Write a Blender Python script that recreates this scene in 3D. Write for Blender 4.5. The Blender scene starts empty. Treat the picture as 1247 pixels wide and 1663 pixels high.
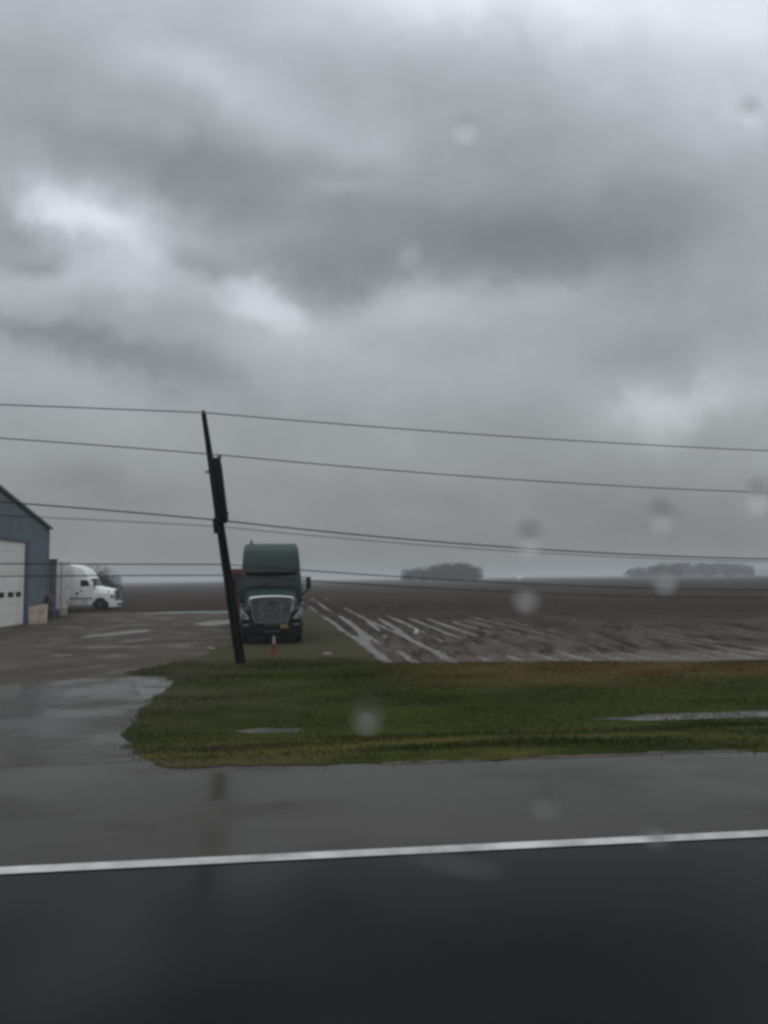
import bpy, bmesh, math, random
from mathutils import Vector, Matrix, noise
from mathutils.geometry import tessellate_polygon
random.seed(7)
R = math.radians
S = bpy.context.scene
COL = S.collection

# ------------------------------------------------------------------ camera
CAM_H = 2.0
PITCH, ROLL = R(4.92), R(0.73)
F_PX, W_PX, H_PX = 1249.0, 1247.0, 1663.0
cam_d = bpy.data.cameras.new('camera')
cam_d.sensor_fit = 'VERTICAL'
cam_d.sensor_height = 24.0
cam_d.lens = 24.0 * F_PX / H_PX
cam_d.clip_start = 0.02
cam_d.clip_end = 12000
cam = bpy.data.objects.new('camera', cam_d)
COL.objects.link(cam)
CAM_M = Matrix.Rotation(R(90) + PITCH, 3, 'X') @ Matrix.Rotation(-ROLL, 3, 'Z')
cam.matrix_world = Matrix.Translation((0, 0, CAM_H)) @ CAM_M.to_4x4()
cam_d.dof.use_dof = True               # a phone lens: a real 3.8 mm pupil, focused far away
cam_d.dof.focus_distance = 45.0
cam_d.dof.aperture_fstop = cam_d.lens / 3.85
S.camera = cam
S.cycles.filter_width = 3.1
S.cycles.max_bounces = 6
S.cycles.diffuse_bounces = 3
S.cycles.glossy_bounces = 3
S.cycles.volume_bounces = 1

S.view_settings.view_transform = 'Standard'
S.view_settings.look = 'None'
S.view_settings.exposure = 0.0
S.view_settings.gamma = 1.0


def ray(px, py):
    v = Vector(((px - W_PX / 2) / F_PX, -(py - H_PX / 2) / F_PX, -1.0))
    return (CAM_M @ v).normalized()


# road frame: T runs along the road to the right, N points away from the camera
ROAD_A = R(-5.8)
N = Vector((math.sin(ROAD_A), math.cos(ROAD_A), 0))
T = Vector((math.cos(ROAD_A), -math.sin(ROAD_A), 0))
KNOTS = [(-500, 0), (9.0, 0), (11.4, -.34), (12.5, -.50), (13.5, -.52), (14.6, -.42), (18, -.40), (6000, -.40)]


def zprof(v):
    for (a, za), (b, zb) in zip(KNOTS, KNOTS[1:]):
        if v <= b:
            return za + (zb - za) * (v - a) / (b - a)
    return -.4


def uv(u, v, z=None):
    p = T * u + N * v
    p.z = zprof(v) if z is None else z
    return p


def ground(px, py):
    """the point of the terrain seen at a photo pixel -> (u, v)"""
    d = ray(px, py)
    z = -.4
    for _ in range(40):
        t = (z - CAM_H) / d.z
        p = Vector((0, 0, CAM_H)) + d * t
        z = .5 * z + .5 * zprof(p.dot(N))
    return p.dot(T), p.dot(N)


def gpoint(px, py):
    return uv(*ground(px, py))


# ------------------------------------------------------------------ node helpers
class NT:
    def __init__(self, tree):
        self.t = tree
        self.n = tree.nodes
        self.l = tree.links

    def new(self, typ, **kw):
        nd = self.n.new(typ)
        for k, v in kw.items():
            setattr(nd, k, v)
        return nd

    def put(self, sock, val):
        if hasattr(val, 'is_output'):
            self.l.new(val, sock)
        else:
            sock.default_value = val

    def m(self, op, a, b=0.0, c=0.0, clamp=False):
        nd = self.new('ShaderNodeMath', operation=op, use_clamp=clamp)
        self.put(nd.inputs[0], a)
        self.put(nd.inputs[1], b)
        self.put(nd.inputs[2], c)
        return nd.outputs[0]

    def noise(self, vec, scale, detail=3, rough=.5, out=0, dist=0.0):
        nd = self.new('ShaderNodeTexNoise')
        self.put(nd.inputs['Vector'], vec)
        nd.inputs['Scale'].default_value = scale
        nd.inputs['Detail'].default_value = detail
        nd.inputs['Roughness'].default_value = rough
        nd.inputs['Distortion'].default_value = dist
        return nd.outputs[out]

    def ramp(self, f, a, b, lo=0.0, hi=1.0):
        nd = self.new('ShaderNodeMapRange', interpolation_type='SMOOTHSTEP')
        self.put(nd.inputs[0], f)
        for i, v in enumerate((a, b, lo, hi)):
            nd.inputs[i + 1].default_value = v
        return nd.outputs[0]

    def mix(self, f, a, b):
        nd = self.new('ShaderNodeMix', data_type='RGBA')
        self.put(nd.inputs[0], f)
        for s, v in ((nd.inputs[6], a), (nd.inputs[7], b)):
            if hasattr(v, 'is_output'):
                self.l.new(v, s)
            else:
                s.default_value = (*v, 1)
        return nd.outputs[2]

    def scaled(self, vec, sx, sy, sz, rot=0.0):
        nd = self.new('ShaderNodeMapping')
        self.put(nd.inputs[0], vec)
        nd.inputs['Rotation'].default_value = (0, 0, rot)
        nd.inputs['Scale'].default_value = (sx, sy, sz)
        return nd.outputs[0]


# ------------------------------------------------------------------ world: rain clouds
SUN_EL, SUN_AZ = R(52), R(-150)      # azimuth measured from +Y towards +X; the light comes from behind-left, high
world = bpy.data.worlds.new('World')
S.world = world
world.use_nodes = True
wt = world.node_tree
wt.nodes.clear()
w = NT(wt)
tc = w.new('ShaderNodeTexCoord').outputs['Generated']
sx_ = w.new('ShaderNodeSeparateXYZ')
wt.links.new(tc, sx_.inputs[0])
dx, dy, dz = sx_.outputs
ay = w.m('MAXIMUM', w.m('ABSOLUTE', dy), .12)
X = w.m('DIVIDE', dx, ay)
Z = w.m('DIVIDE', dz, ay)
cx_ = w.new('ShaderNodeCombineXYZ')
w.put(cx_.inputs[0], X)
w.put(cx_.inputs[1], Z)
XZ = cx_.outputs[0]
# the coordinates are pushed about by noise so that the cloud masses get ragged rims
wn = w.new('ShaderNodeTexNoise')
w.put(wn.inputs['Vector'], XZ)
wn.inputs['Scale'].default_value = 5.0
wn.inputs['Detail'].default_value = 5
wn.inputs['Roughness'].default_value = .58
ws = w.new('ShaderNodeSeparateXYZ')
wt.links.new(wn.outputs['Color'], ws.inputs[0])
wn2 = w.new('ShaderNodeTexNoise')
w.put(wn2.inputs['Vector'], XZ)
wn2.inputs['Scale'].default_value = 15.0
wn2.inputs['Detail'].default_value = 5
wn2.inputs['Roughness'].default_value = .6
ws2 = w.new('ShaderNodeSeparateXYZ')
wt.links.new(wn2.outputs['Color'], ws2.inputs[0])
Xw = w.m('MULTIPLY_ADD', w.m('SUBTRACT', ws.outputs[0], .5), .15, w.m('MULTIPLY_ADD', w.m('SUBTRACT', ws2.outputs[0], .5), .05, X))
Zw = w.m('MULTIPLY_ADD', w.m('SUBTRACT', ws.outputs[1], .5), .12, w.m('MULTIPLY_ADD', w.m('SUBTRACT', ws2.outputs[1], .5), .045, Z))


def sky_xz(px, py):
    d = ray(px, py)
    return d.x / d.y, d.z / d.y


base_nd = w.new('ShaderNodeValToRGB')
cr = base_nd.color_ramp
cr.interpolation = 'EASE'
levels = [(-420, 255), (-60, 190), (150, 172), (400, 163), (600, 167), (720, 157), (820, 142), (900, 134), (940, 131)]
zs = [(sky_xz(623, y)[1], v) for y, v in levels][::-1]
ZMAX = 1.6
cr.elements[0].position = max(0, zs[0][0] / ZMAX)
cr.elements[0].color = (zs[0][1] / 255,) * 3 + (1,)
cr.elements[1].position = zs[-1][0] / ZMAX
cr.elements[1].color = (zs[-1][1] / 255,) * 3 + (1,)
for z_, v_ in zs[1:-1]:
    e = cr.elements.new(z_ / ZMAX)
    e.color = (v_ / 255,) * 3 + (1,)
w.put(base_nd.inputs[0], w.m('DIVIDE', w.m('MULTIPLY_ADD', w.m('SUBTRACT', ws.outputs[1], .5), .05, Z), ZMAX))
sep = w.new('ShaderNodeSeparateColor')
wt.links.new(base_nd.outputs[0], sep.inputs[0])
val = sep.outputs[0]
# cloud masses: photo pixel of the centre, half-sizes in pixels, tilt, brightness change (of 255)
CLOUDS = [
    (900, -30, 330, 130, 8, 34, 1), (1230, 40, 200, 170, 0, 26, 1), (560, 10, 170, 80, 0, 12, 1), (700, 20, 110, 70, 0, 14, 1),
    (40, 60, 150, 130, 0, -6, 1), (320, 110, 130, 46, 25, 16, 1), (480, 190, 180, 70, 20, 8, 1),
    (170, 215, 280, 60, 12, -13, 1), (330, 290, 190, 70, 20, -10, 1), (480, 260, 150, 50, 15, -8, 1),
    (560, 310, 90, 26, 5, 10, 1), (620, 190, 60, 130, -10, 4, 1), (1180, 180, 130, 80, 0, 9, 1), (1000, 110, 140, 60, 20, 5, 1),
    (850, 270, 200, 110, 15, -10, 1), (720, 380, 270, 80, 10, -13, 1), (950, 370, 250, 80, -15, -10, 1), (540, 455, 120, 46, 0, -13, 1),
    (100, 330, 90, 50, 30, 34, 1), (200, 375, 110, 60, 25, 26, 1), (150, 440, 140, 44, 10, 20, 1), (290, 370, 80, 40, 30, 8, 1),
    (30, 400, 60, 34, 20, -12, 1), (75, 420, 40, 18, 0, -20, 1), (330, 418, 90, 30, 22, -12, 1), (10, 470, 70, 44, 0, 12, 1),
    (420, 500, 90, 42, 25, 24, 1), (390, 460, 60, 26, 20, 12, 1), (500, 560, 170, 50, 10, 6, 1),
    (690, 490, 180, 44, -8, 12, 1), (900, 480, 110, 34, -20, 6, 1),
    (90, 548, 150, 30, 12, -17, 1), (220, 590, 170, 34, 14, -15, 1), (330, 630, 130, 40, 20, -8, 1), (60, 625, 130, 30, 8, 4, 1),
    (640, 600, 260, 80, 0, 3, 1), (1050, 570, 190, 46, -10, -9, 1), (1095, 655, 130, 40, -6, 18, 1), (1040, 695, 80, 34, 0, 8, 1),
    (1230, 645, 70, 60, 0, 6, 1), (1200, 510, 140, 60, 0, -3, 1), (850, 720, 230, 50, 5, -5, 1), (120, 770, 160, 40, 5, -10, 1),
    (300, 860, 170, 40, 0, -3, 1), (1100, 850, 240, 50, 0, -8, 1), (750, 800, 200, 30, 4, -5, 1),
    # firmer rims: the dark deck's ragged lower edge and the bright breaks
    (545, 445, 125, 58, 8, -8, 2), (770, 390, 250, 72, 4, -8, 2), (980, 365, 190, 80, -12, -7, 2), (380, 300, 220, 60, 22, -5, 2),
    (110, 340, 90, 42, 30, 8, 2), (220, 380, 70, 36, 25, 8, 2), (425, 500, 70, 28, 20, 9, 2), (690, 500, 150, 30, -8, 6, 2),
    (60, 375, 80, 24, 25, -8, 2), (330, 415, 80, 22, 25, -7, 2), (1090, 660, 110, 32, -8, 8, 2), (820, -20, 260, 90, 5, 8, 2),
]
for (bx, by, sx, sy, an, amp, pw_) in CLOUDS:
    X0, Z0 = sky_xz(bx, by)
    ca, sa = math.cos(R(an)), -math.sin(R(an))      # pixel y runs down
    ddx = w.m('SUBTRACT', Xw, X0)
    ddz = w.m('SUBTRACT', Zw, Z0)
    k1, k2 = F_PX / sx, F_PX / sy
    a_ = w.m('MULTIPLY_ADD', ddx, ca * k1, w.m('MULTIPLY', ddz, sa * k1))
    b_ = w.m('MULTIPLY_ADD', ddx, -sa * k2, w.m('MULTIPLY', ddz, ca * k2))
    q = w.m('MULTIPLY_ADD', a_, a_, w.m('MULTIPLY', b_, b_))
    if pw_ == 2:
        q = w.m('MULTIPLY', q, q)
    g = w.m('POWER', 2.718, w.m('MULTIPLY', q, -1.0))
    val = w.m('MULTIPLY_ADD', g, amp * (1.25 if amp > 0 else 1.05) / 255.0, val)
fine = w.noise(w.scaled(XZ, 1.0, 1.25, 1.0), 6.5, 7, .58)
val = w.m('MULTIPLY_ADD', w.m('SUBTRACT', fine, .5), .12, val)
streak = w.noise(w.scaled(XZ, 1.0, 3.0, 1.0), 2.2, 4, .5)
val = w.m('MULTIPLY_ADD', w.m('SUBTRACT', streak, .5), .03, val)
lin = w.m('POWER', w.m('MAXIMUM', val, .01), 2.2)
tint = w.mix(w.ramp(Z, .05, .45), (.958, 1.004, 1.018), (.935, .998, 1.088))
sc = w.new('ShaderNodeVectorMath', operation='SCALE')
wt.links.new(tint, sc.inputs[0])
w.put(sc.inputs['Scale'], w.m('MULTIPLY', lin, 10.0))
nish = w.new('ShaderNodeTexSky', sky_type='NISHITA')
nish.sun_disc = False
nish.sun_elevation = SUN_EL
nish.sun_rotation = SUN_AZ
nish.air_density = 1.5
nish.dust_density = 4.0
cloud_col = w.mix(.97, nish.outputs[0], sc.outputs[0])
bg = w.new('ShaderNodeBackground')
wt.links.new(cloud_col, bg.inputs[0])
bg.inputs[1].default_value = 0.1
wo = w.new('ShaderNodeOutputWorld')
wt.links.new(bg.outputs[0], wo.inputs[0])

sun_d = bpy.data.lights.new('sun', 'SUN')
sun_d.energy = 0.5
sun_d.angle = R(50)
sun_d.color = (1.0, .97, .92)
sun = bpy.data.objects.new('sun', sun_d)
sdir = Vector((math.sin(SUN_AZ) * math.cos(SUN_EL), math.cos(SUN_AZ) * math.cos(SUN_EL), math.sin(SUN_EL)))
sun.rotation_euler = sdir.to_track_quat('Z', 'Y').to_euler()
sun.location = (0, 0, 60)
COL.objects.link(sun)


# ------------------------------------------------------------------ materials
def mat(name, col, rough=.6, metal=0.0, spec=.5, var=0.0, vscale=6.0, bump=0.0, bscale=40.0, coat=0.0, dirt=None, wet=0.0):
    m = bpy.data.materials.new(name)
    m.use_nodes = True
    n = NT(m.node_tree)
    b = m.node_tree.nodes['Principled BSDF']
    pos = n.new('ShaderNodeTexCoord').outputs['Object']
    c = None
    if var:
        f = n.noise(pos, vscale, 5, .6)
        lo = tuple(x * (1 - var) for x in col)
        hi = tuple(min(1, x * (1 + var)) for x in col)
        c = n.mix(n.ramp(f, .3, .7), lo, hi)
    if dirt:
        f = n.noise(n.scaled(pos, 1, 1, .35), vscale * .7, 6, .65)
        c = n.mix(n.ramp(f, .5, .72, 0, dirt[3]), c if c is not None else col, dirt[:3])
    if c is None:
        b.inputs['Base Color'].default_value = (*col, 1)
    else:
        n.l.new(c, b.inputs['Base Color'])
    b.inputs['Roughness'].default_value = rough
    if wet:
        f = n.noise(pos, vscale * 1.7, 4, .6)
        n.l.new(n.ramp(f, .35, .65, max(.03, rough - wet), min(1, rough + wet)), b.inputs['Roughness'])
    b.inputs['Metallic'].default_value = metal
    b.inputs['Specular IOR Level'].default_value = spec
    b.inputs['Coat Weight'].default_value = coat
    b.inputs['Coat Roughness'].default_value = .08
    if bump:
        bp = n.new('ShaderNodeBump')
        bp.inputs['Strength'].default_value = bump
        bp.inputs['Distance'].default_value = .02
        n.l.new(n.noise(pos, bscale, 5, .6), bp.inputs['Height'])
        n.l.new(bp.outputs[0], b.inputs['Normal'])
    return m


def nodes_of(m):
    return NT(m.node_tree), m.node_tree.nodes['Principled BSDF']


def mat_asphalt(name, base, light, patch, rough_lo, rough_hi, spec, stretch=.35, grain=130, film=.45):
    """wet asphalt or gravel: smooth where the water film stands, rough where the stones come through"""
    m = bpy.data.materials.new(name)
    m.use_nodes = True
    n, b = nodes_of(m)
    pos = n.new('ShaderNodeTexCoord').outputs['Object']
    road = n.scaled(pos, stretch, 1, 1, ROAD_A)
    big = n.noise(road, .45, 5, .6)
    mid = n.noise(road, 2.0, 5, .6)
    tiny = n.noise(pos, grain, 3, .7)
    c = n.mix(n.ramp(big, .34, .68), base, light)
    c = n.mix(n.ramp(mid, .5, .75, 0, .35), c, patch)
    c = n.mix(n.ramp(tiny, .52, .78, 0, .45), c, tuple(min(1, x * 2.0) for x in light))
    n.l.new(c, b.inputs['Base Color'])
    dry = n.ramp(n.noise(n.scaled(pos, stretch * 1.6, 1, 1, ROAD_A), .55, 4, .55), film - .1, film + .14)
    n.l.new(n.m('MULTIPLY_ADD', dry, rough_hi - rough_lo, rough_lo), b.inputs['Roughness'])
    b.inputs['Specular IOR Level'].default_value = spec
    bp = n.new('ShaderNodeBump')
    n.l.new(n.m('MULTIPLY_ADD', dry, .30, .015), bp.inputs['Strength'])
    bp.inputs['Distance'].default_value = .006
    n.l.new(tiny, bp.inputs['Height'])
    n.l.new(bp.outputs[0], b.inputs['Normal'])
    return m


M = {}
M['asphalt'] = mat_asphalt('dark_wet_asphalt', (.0045, .0062, .0066), (.0070, .0092, .0096), (.0034, .0046, .0050), .13, .30, .07, film=.6)
M['shoulder'] = mat_asphalt('worn_grey_asphalt', (.029, .026, .020), (.042, .038, .030), (.023, .021, .016), .15, .36, .095, film=.55)
M['yard'] = mat_asphalt('wet_gravel_yard', (.044, .037, .027), (.068, .058, .044), (.034, .028, .020), .38, .9, .12, .8, grain=22, film=.42)
M['drive'] = mat_asphalt('wet_driveway', (.032, .0285, .022), (.048, .043, .035), (.027, .024, .018), .18, .50, .17, .6, grain=80, film=.52)
M['line'] = mat('worn_white_road_paint', (.44, .44, .42), .6, var=.28, vscale=2.5, bump=.1, dirt=(.12, .12, .11, .7))

M['gravel'] = mat('tan_gravel', (.085, .075, .058), .85, spec=.15, var=.45, vscale=5, bump=.6, bscale=60)
M['soil'] = mat('wet_brown_soil', (.040, .032, .027), .85, spec=.15, var=.42, vscale=.35, bump=.6, bscale=5)
m = M['field'] = bpy.data.materials.new('ploughed_field_soil')
m.use_nodes = True
n, b = nodes_of(m)
pos = n.new('ShaderNodeTexCoord').outputs['Object']
rows = n.scaled(pos, 1, .1, 1, ROAD_A)
wide = n.scaled(pos, .12, 1, 1, ROAD_A)
fr = n.noise(rows, 1.6, 5, .65)
fb = n.noise(wide, .22, 4, .6)
clod = n.noise(pos, 5.0, 5, .7)
c = n.mix(n.ramp(fb, .35, .65), (.020, .0145, .011), (.035, .026, .020))
c = n.mix(n.ramp(fr, .45, .75, 0, .6), c, (.060, .045, .034))
c = n.mix(n.ramp(clod, .58, .75, 0, .5), c, (.075, .060, .047))
c = n.mix(n.ramp(n.noise(wide, .5, 5, .7), .54, .70, 0, .7), c, (.030, .013, .010))
sv = n.new('ShaderNodeSeparateXYZ')
n.l.new(n.scaled(pos, 1, 1, 1, ROAD_A), sv.inputs[0])
nearf = n.ramp(n.m('ADD', sv.outputs[1], n.m('MULTIPLY', n.noise(wide, .25, 4, .6), 30.0)), 72, 34)
silt = n.m('MULTIPLY', n.ramp(n.noise(n.scaled(pos, 1, .11, 1, ROAD_A), 2.2, 6, .75), .38, .58), nearf)
c = n.mix(n.m('MULTIPLY', silt, .8), c, (.112, .095, .083))
rimf = n.m('MULTIPLY', n.ramp(n.m('ADD', sv.outputs[1], n.m('MULTIPLY', n.noise(wide, .9, 5, .65), 6.0)), 27.5, 24.5), n.ramp(sv.outputs[0], 2.5, 6.0))
c = n.mix(n.m('MULTIPLY', rimf, .8), c, (.140, .121, .107))
c = n.mix(n.m('MULTIPLY', n.ramp(n.noise(n.scaled(pos, 1, .35, 1, ROAD_A), 3.2, 6, .75), .54, .66, 0, .8), nearf), c, (.022, .016, .012))
n.l.new(c, b.inputs['Base Color'])
b.inputs['Roughness'].default_value = .95
b.inputs['Specular IOR Level'].default_value = .03
bp = n.new('ShaderNodeBump')
bp.inputs['Strength'].default_value = .8
bp.inputs['Distance'].default_value = .05
n.l.new(clod, bp.inputs['Height'])
n.l.new(bp.outputs[0], b.inputs['Normal'])

m = M['water'] = bpy.data.materials.new('muddy_rain_water')
m.use_nodes = True
n, b = nodes_of(m)
pos = n.new('ShaderNodeTexCoord').outputs['Object']
n.l.new(n.mix(n.ramp(n.noise(pos, 1.2, 4, .6), .35, .65), (.034, .030, .026), (.066, .058, .050)), b.inputs['Base Color'])
n.l.new(n.ramp(n.noise(pos, 2.1, 5, .65), .38, .66, .06, .40), b.inputs['Roughness'])
b.inputs['Specular IOR Level'].default_value = .28
b.inputs['IOR'].default_value = 1.333
bp = n.new('ShaderNodeBump')
bp.inputs['Strength'].default_value = .25
bp.inputs['Distance'].default_value = .01
n.l.new(n.noise(pos, 14, 4, .6), bp.inputs['Height'])
n.l.new(bp.outputs[0], b.inputs['Normal'])

m = M['turf'] = bpy.data.materials.new('grass_turf')
m.use_nodes = True
n, b = nodes_of(m)
pos = n.new('ShaderNodeTexCoord').outputs['Object']
wide = n.scaled(pos, .4, 1, 1, ROAD_A)
sepv = n.new('ShaderNodeSeparateXYZ')
n.l.new(n.scaled(pos, 1, 1, 1, ROAD_A), sepv.inputs[0])
vv = n.m('ADD', sepv.outputs[1], n.m('MULTIPLY', n.m('SUBTRACT', n.noise(wide, .5, 4, .6), .5), 3.5))
g1 = n.noise(wide, .8, 5, .6)
g2 = n.noise(pos, 9, 4, .6)
c = n.mix(n.ramp(g1, .35, .65), (.016, .0225, .003), (.031, .038, .0055))
c = n.mix(n.ramp(g2, .5, .75, 0, .5), c, (.064, .062, .016))
uu = sepv.outputs[0]
brown = n.m('MULTIPLY', n.ramp(vv, 16.0, 18.6), n.ramp(uu, 0.5, 6.0))
c = n.mix(n.m('MULTIPLY', brown, .6), c, (.095, .056, .020))
yel = n.m('MULTIPLY', n.ramp(vv, 12.8, 11.2), n.ramp(g1, .42, .62))
c = n.mix(n.m('MULTIPLY', yel, .6), c, (.085, .078, .019))
bare = n.m('MAXIMUM', n.m('MULTIPLY', n.ramp(vv, 21.5, 24.5), .75), n.m('MULTIPLY', n.ramp(uu, 1.5, -2.8), n.ramp(n.noise(wide, .9, 5, .65), .40, .66)))
bare = n.m('MULTIPLY', bare, n.ramp(g2, .30, .55, .35, 1.0))
thin = n.ramp(n.noise(wide, 1.3, 5, .7), .60, .74, 0, .55)
c = n.mix(n.m('MAXIMUM', n.m('MULTIPLY', bare, .85), thin), c, (.060, .052, .036))
n.l.new(c, b.inputs['Base Color'])
b.inputs['Roughness'].default_value = .9
b.inputs['Specular IOR Level'].default_value = .04

M['blade'] = M['turf'].copy()
M['blade'].name = 'grass_blades'
n, b = nodes_of(M['blade'])
tl = n.new('ShaderNodeBsdfTranslucent')
n.l.new(b.inputs['Base Color'].links[0].from_socket, tl.inputs[0])
ms = n.new('ShaderNodeMixShader')
ms.inputs[0].default_value = .5
n.l.new(b.outputs[0], ms.inputs[1])
n.l.new(tl.outputs[0], ms.inputs[2])
n.l.new(ms.outputs[0], M['blade'].node_tree.nodes['Material Output'].inputs['Surface'])
M['green_paint'] = mat('dark_green_truck_paint', (.001, .019, .0115), .42, spec=.2, coat=.05, var=.15, vscale=1.2, dirt=(.018, .022, .02, .4))
M['white_paint'] = mat('white_truck_paint', (.80, .80, .78), .3, coat=.4, var=.04, vscale=1.0, dirt=(.55, .53, .49, .4))
M['black_plastic'] = mat('black_plastic', (.006, .0065, .007), .5, spec=.16, var=.3, vscale=5)
M['glass'] = mat('dark_cab_glass', (.004, .008, .007), .08, spec=.2)
M['chrome'] = mat('chrome_trim', (.72, .73, .74), .24, metal=1.0, var=.08)
M['dull_chrome'] = mat('dull_steel', (.30, .31, .32), .35, metal=1.0, var=.2)
M['grille_dark'] = mat('grille_mesh', (.16, .17, .18), .3, metal=.85, var=.3)
M['lens'] = mat('headlight_lens', (.26, .28, .28), .15, spec=.5, var=.2, vscale=7)
M['amber'] = mat('amber_lens', (.45, .16, .03), .25)
M['rubber'] = mat('tyre_rubber', (.014, .014, .014), .8, spec=.2, var=.3, bump=.3)
M['plate'] = mat('licence_plate', (.20, .13, .07), .5, var=.2)
M['badge'] = mat('blue_badge', (.02, .03, .06), .3)
M['wood'] = mat('tarred_pole_wood', (.0055, .0045, .004), .85, spec=.05, var=.45, vscale=3, bump=.5, bscale=18)
M['dark_metal'] = mat('dark_painted_metal', (.005, .0055, .0065), .55, spec=.12, var=.3, vscale=4)
M['ceramic'] = mat('grey_porcelain', (.06, .06, .065), .3, var=.2)
M['cable'] = mat('black_cable', (.018, .018, .018), .6, spec=.2)
M['blue_metal'] = mat('blue_grey_sheet_metal', (.112, .140, .165), .5, spec=.28, var=.14, vscale=.8, dirt=(.09, .105, .12, .5))
M['blue_trim'] = mat('dark_blue_trim', (.040, .066, .098), .45, var=.15)
M['roof_metal'] = mat('grey_roof_sheet', (.06, .066, .075), .45, var=.2)
M['door_white'] = mat('off_white_door_panel', (.66, .65, .60), .5, var=.06, vscale=1.0, dirt=(.48, .46, .40, .5))
M['trailer_white'] = mat('weathered_white_trailer', (.62, .61, .57), .5, var=.08, vscale=1.0, dirt=(.38, .35, .30, .6))
M['plywood'] = mat('weathered_plywood', (.50, .43, .34), .8, var=.3, vscale=2, bump=.2)
M['maroon'] = mat('rusty_maroon_steel', (.045, .020, .020), .6, var=.4, vscale=3)
M['cone_red'] = mat('orange_red_cone_plastic', (.11, .018, .012), .5, var=.3)
M['cone_white'] = mat('reflective_cone_band', (.22, .20, .19), .4, var=.2)
M['red_paint'] = mat('faded_red_paint', (.19, .028, .028), .45, var=.2, dirt=(.10, .04, .035, .6))
M['dull_red'] = mat('grimy_dull_red_paint', (.035, .020, .019), .6, var=.25)
M['leaf'] = mat('dark_bare_foliage', (.010, .012, .009), .9, spec=.02, var=.5, vscale=.5)
M['bark'] = mat('grey_bark', (.04, .035, .03), .9, spec=.1, var=.3)
M['far_white'] = mat('white_siding', (.75, .75, .74), .6, var=.05)
M['litter'] = mat('pale_litter', (.55, .53, .50), .7, var=.2)
M['pink_litter'] = mat('pinkish_rubble', (.20, .14, .115), .8, var=.3)


# ------------------------------------------------------------------ mesh helpers
class MB:
    def __init__(self):
        self.v, self.f = [], []

    def add(self, vs, fs):
        o = len(self.v)
        self.v += [tuple(p) for p in vs]
        self.f += [tuple(i + o for i in f) for f in fs]
        return self

    def box(self, x0, x1, y0, y1, z0, z1):
        vs = [(x, y, z) for z in (z0, z1) for y in (y0, y1) for x in (x0, x1)]
        return self.add(vs, [(0, 2, 3, 1), (4, 5, 7, 6), (0, 1, 5, 4), (2, 6, 7, 3), (0, 4, 6, 2), (1, 3, 7, 5)])

    def prism(self, loop0, loop1):
        k = len(loop0)
        fs = [(i, (i + 1) % k, k + (i + 1) % k, k + i) for i in range(k)]
        fs += [tuple(range(k))[::-1], tuple(range(k, 2 * k))]
        return self.add(list(loop0) + list(loop1), fs)

    def loft(self, loops, caps=True):
        k = len(loops[0])
        vs = [p for l in loops for p in l]
        fs = []
        for j in range(len(loops) - 1):
            for i in range(k):
                fs.append((j * k + i, j * k + (i + 1) % k, (j + 1) * k + (i + 1) % k, (j + 1) * k + i))
        if caps:
            fs += [tuple(range(k))[::-1], tuple(range((len(loops) - 1) * k, len(loops) * k))]
        return self.add(vs, fs)

    def tube(self, pts, rad, seg=8):
        pts = [Vector(p) for p in pts]
        rads = rad if isinstance(rad, (list, tuple)) else [rad] * len(pts)
        loops = []
        for i, p in enumerate(pts):
            d = (pts[min(i + 1, len(pts) - 1)] - pts[max(i - 1, 0)]).normalized()
            a = d.cross(Vector((0, 0, 1)))
            if a.length < .05:
                a = d.cross(Vector((0, 1, 0)))
            a.normalize()
            b_ = d.cross(a)
            loops.append([p + (a * math.cos(2 * math.pi * k / seg) + b_ * math.sin(2 * math.pi * k / seg)) * rads[i] for k in range(seg)])
        return self.loft(loops)

    def lathe_x(self, prof, cx, cy, cz, seg=28):
        """prof: (x, r) turned about the x axis through (cx, cy, cz)"""
        return self.loft([[(cx + x, cy + r * math.cos(2 * math.pi * k / seg), cz + r * math.sin(2 * math.pi * k / seg)) for k in range(seg)] for x, r in prof])

    def lathe_z(self, prof, cx, cy, cz=0, seg=24):
        return self.loft([[(cx + r * math.cos(2 * math.pi * k / seg), cy + r * math.sin(2 * math.pi * k / seg), cz + z) for k in range(seg)] for z, r in prof])

    def build(self, name, material, parent=None, bevel=0.0, seg=3, smooth=40, limit=35):
        me = bpy.data.meshes.new(name)
        me.from_pydata(self.v, [], self.f)
        bm = bmesh.new()
        bm.from_mesh(me)
        bmesh.ops.recalc_face_normals(bm, faces=bm.faces)
        bm.to_mesh(me)
        bm.free()
        me.materials.append(material)
        if smooth:
            me.shade_smooth()
            me.set_sharp_from_angle(angle=R(smooth))
        o = bpy.data.objects.new(name, me)
        COL.objects.link(o)
        if parent:
            o.parent = parent
        if bevel:
            md = o.modifiers.new('bevel', 'BEVEL')
            md.width = bevel
            md.segments = seg
            md.limit_method = 'ANGLE'
            md.angle_limit = R(limit)
            md.harden_normals = True
        return o


def tag(o, label=None, cat=None, group=None, kind=None):
    if label:
        o['label'] = label
    if cat:
        o['category'] = cat
    if group:
        o['group'] = group
    if kind:
        o['kind'] = kind
    return o


def thing(name, label, cat, loc, rz=0.0, group=None):
    o = bpy.data.objects.new(name, None)
    o.empty_display_size = .3
    COL.objects.link(o)
    o.location = loc
    o.rotation_euler = (0, 0, rz)
    return tag(o, label, cat, group)


def copy_tree(o, parent=None):
    c_ = o.copy()
    COL.objects.link(c_)
    if parent:
        c_.parent = parent
    for ch in list(o.children):
        copy_tree(ch, c_)
    return c_


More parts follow.
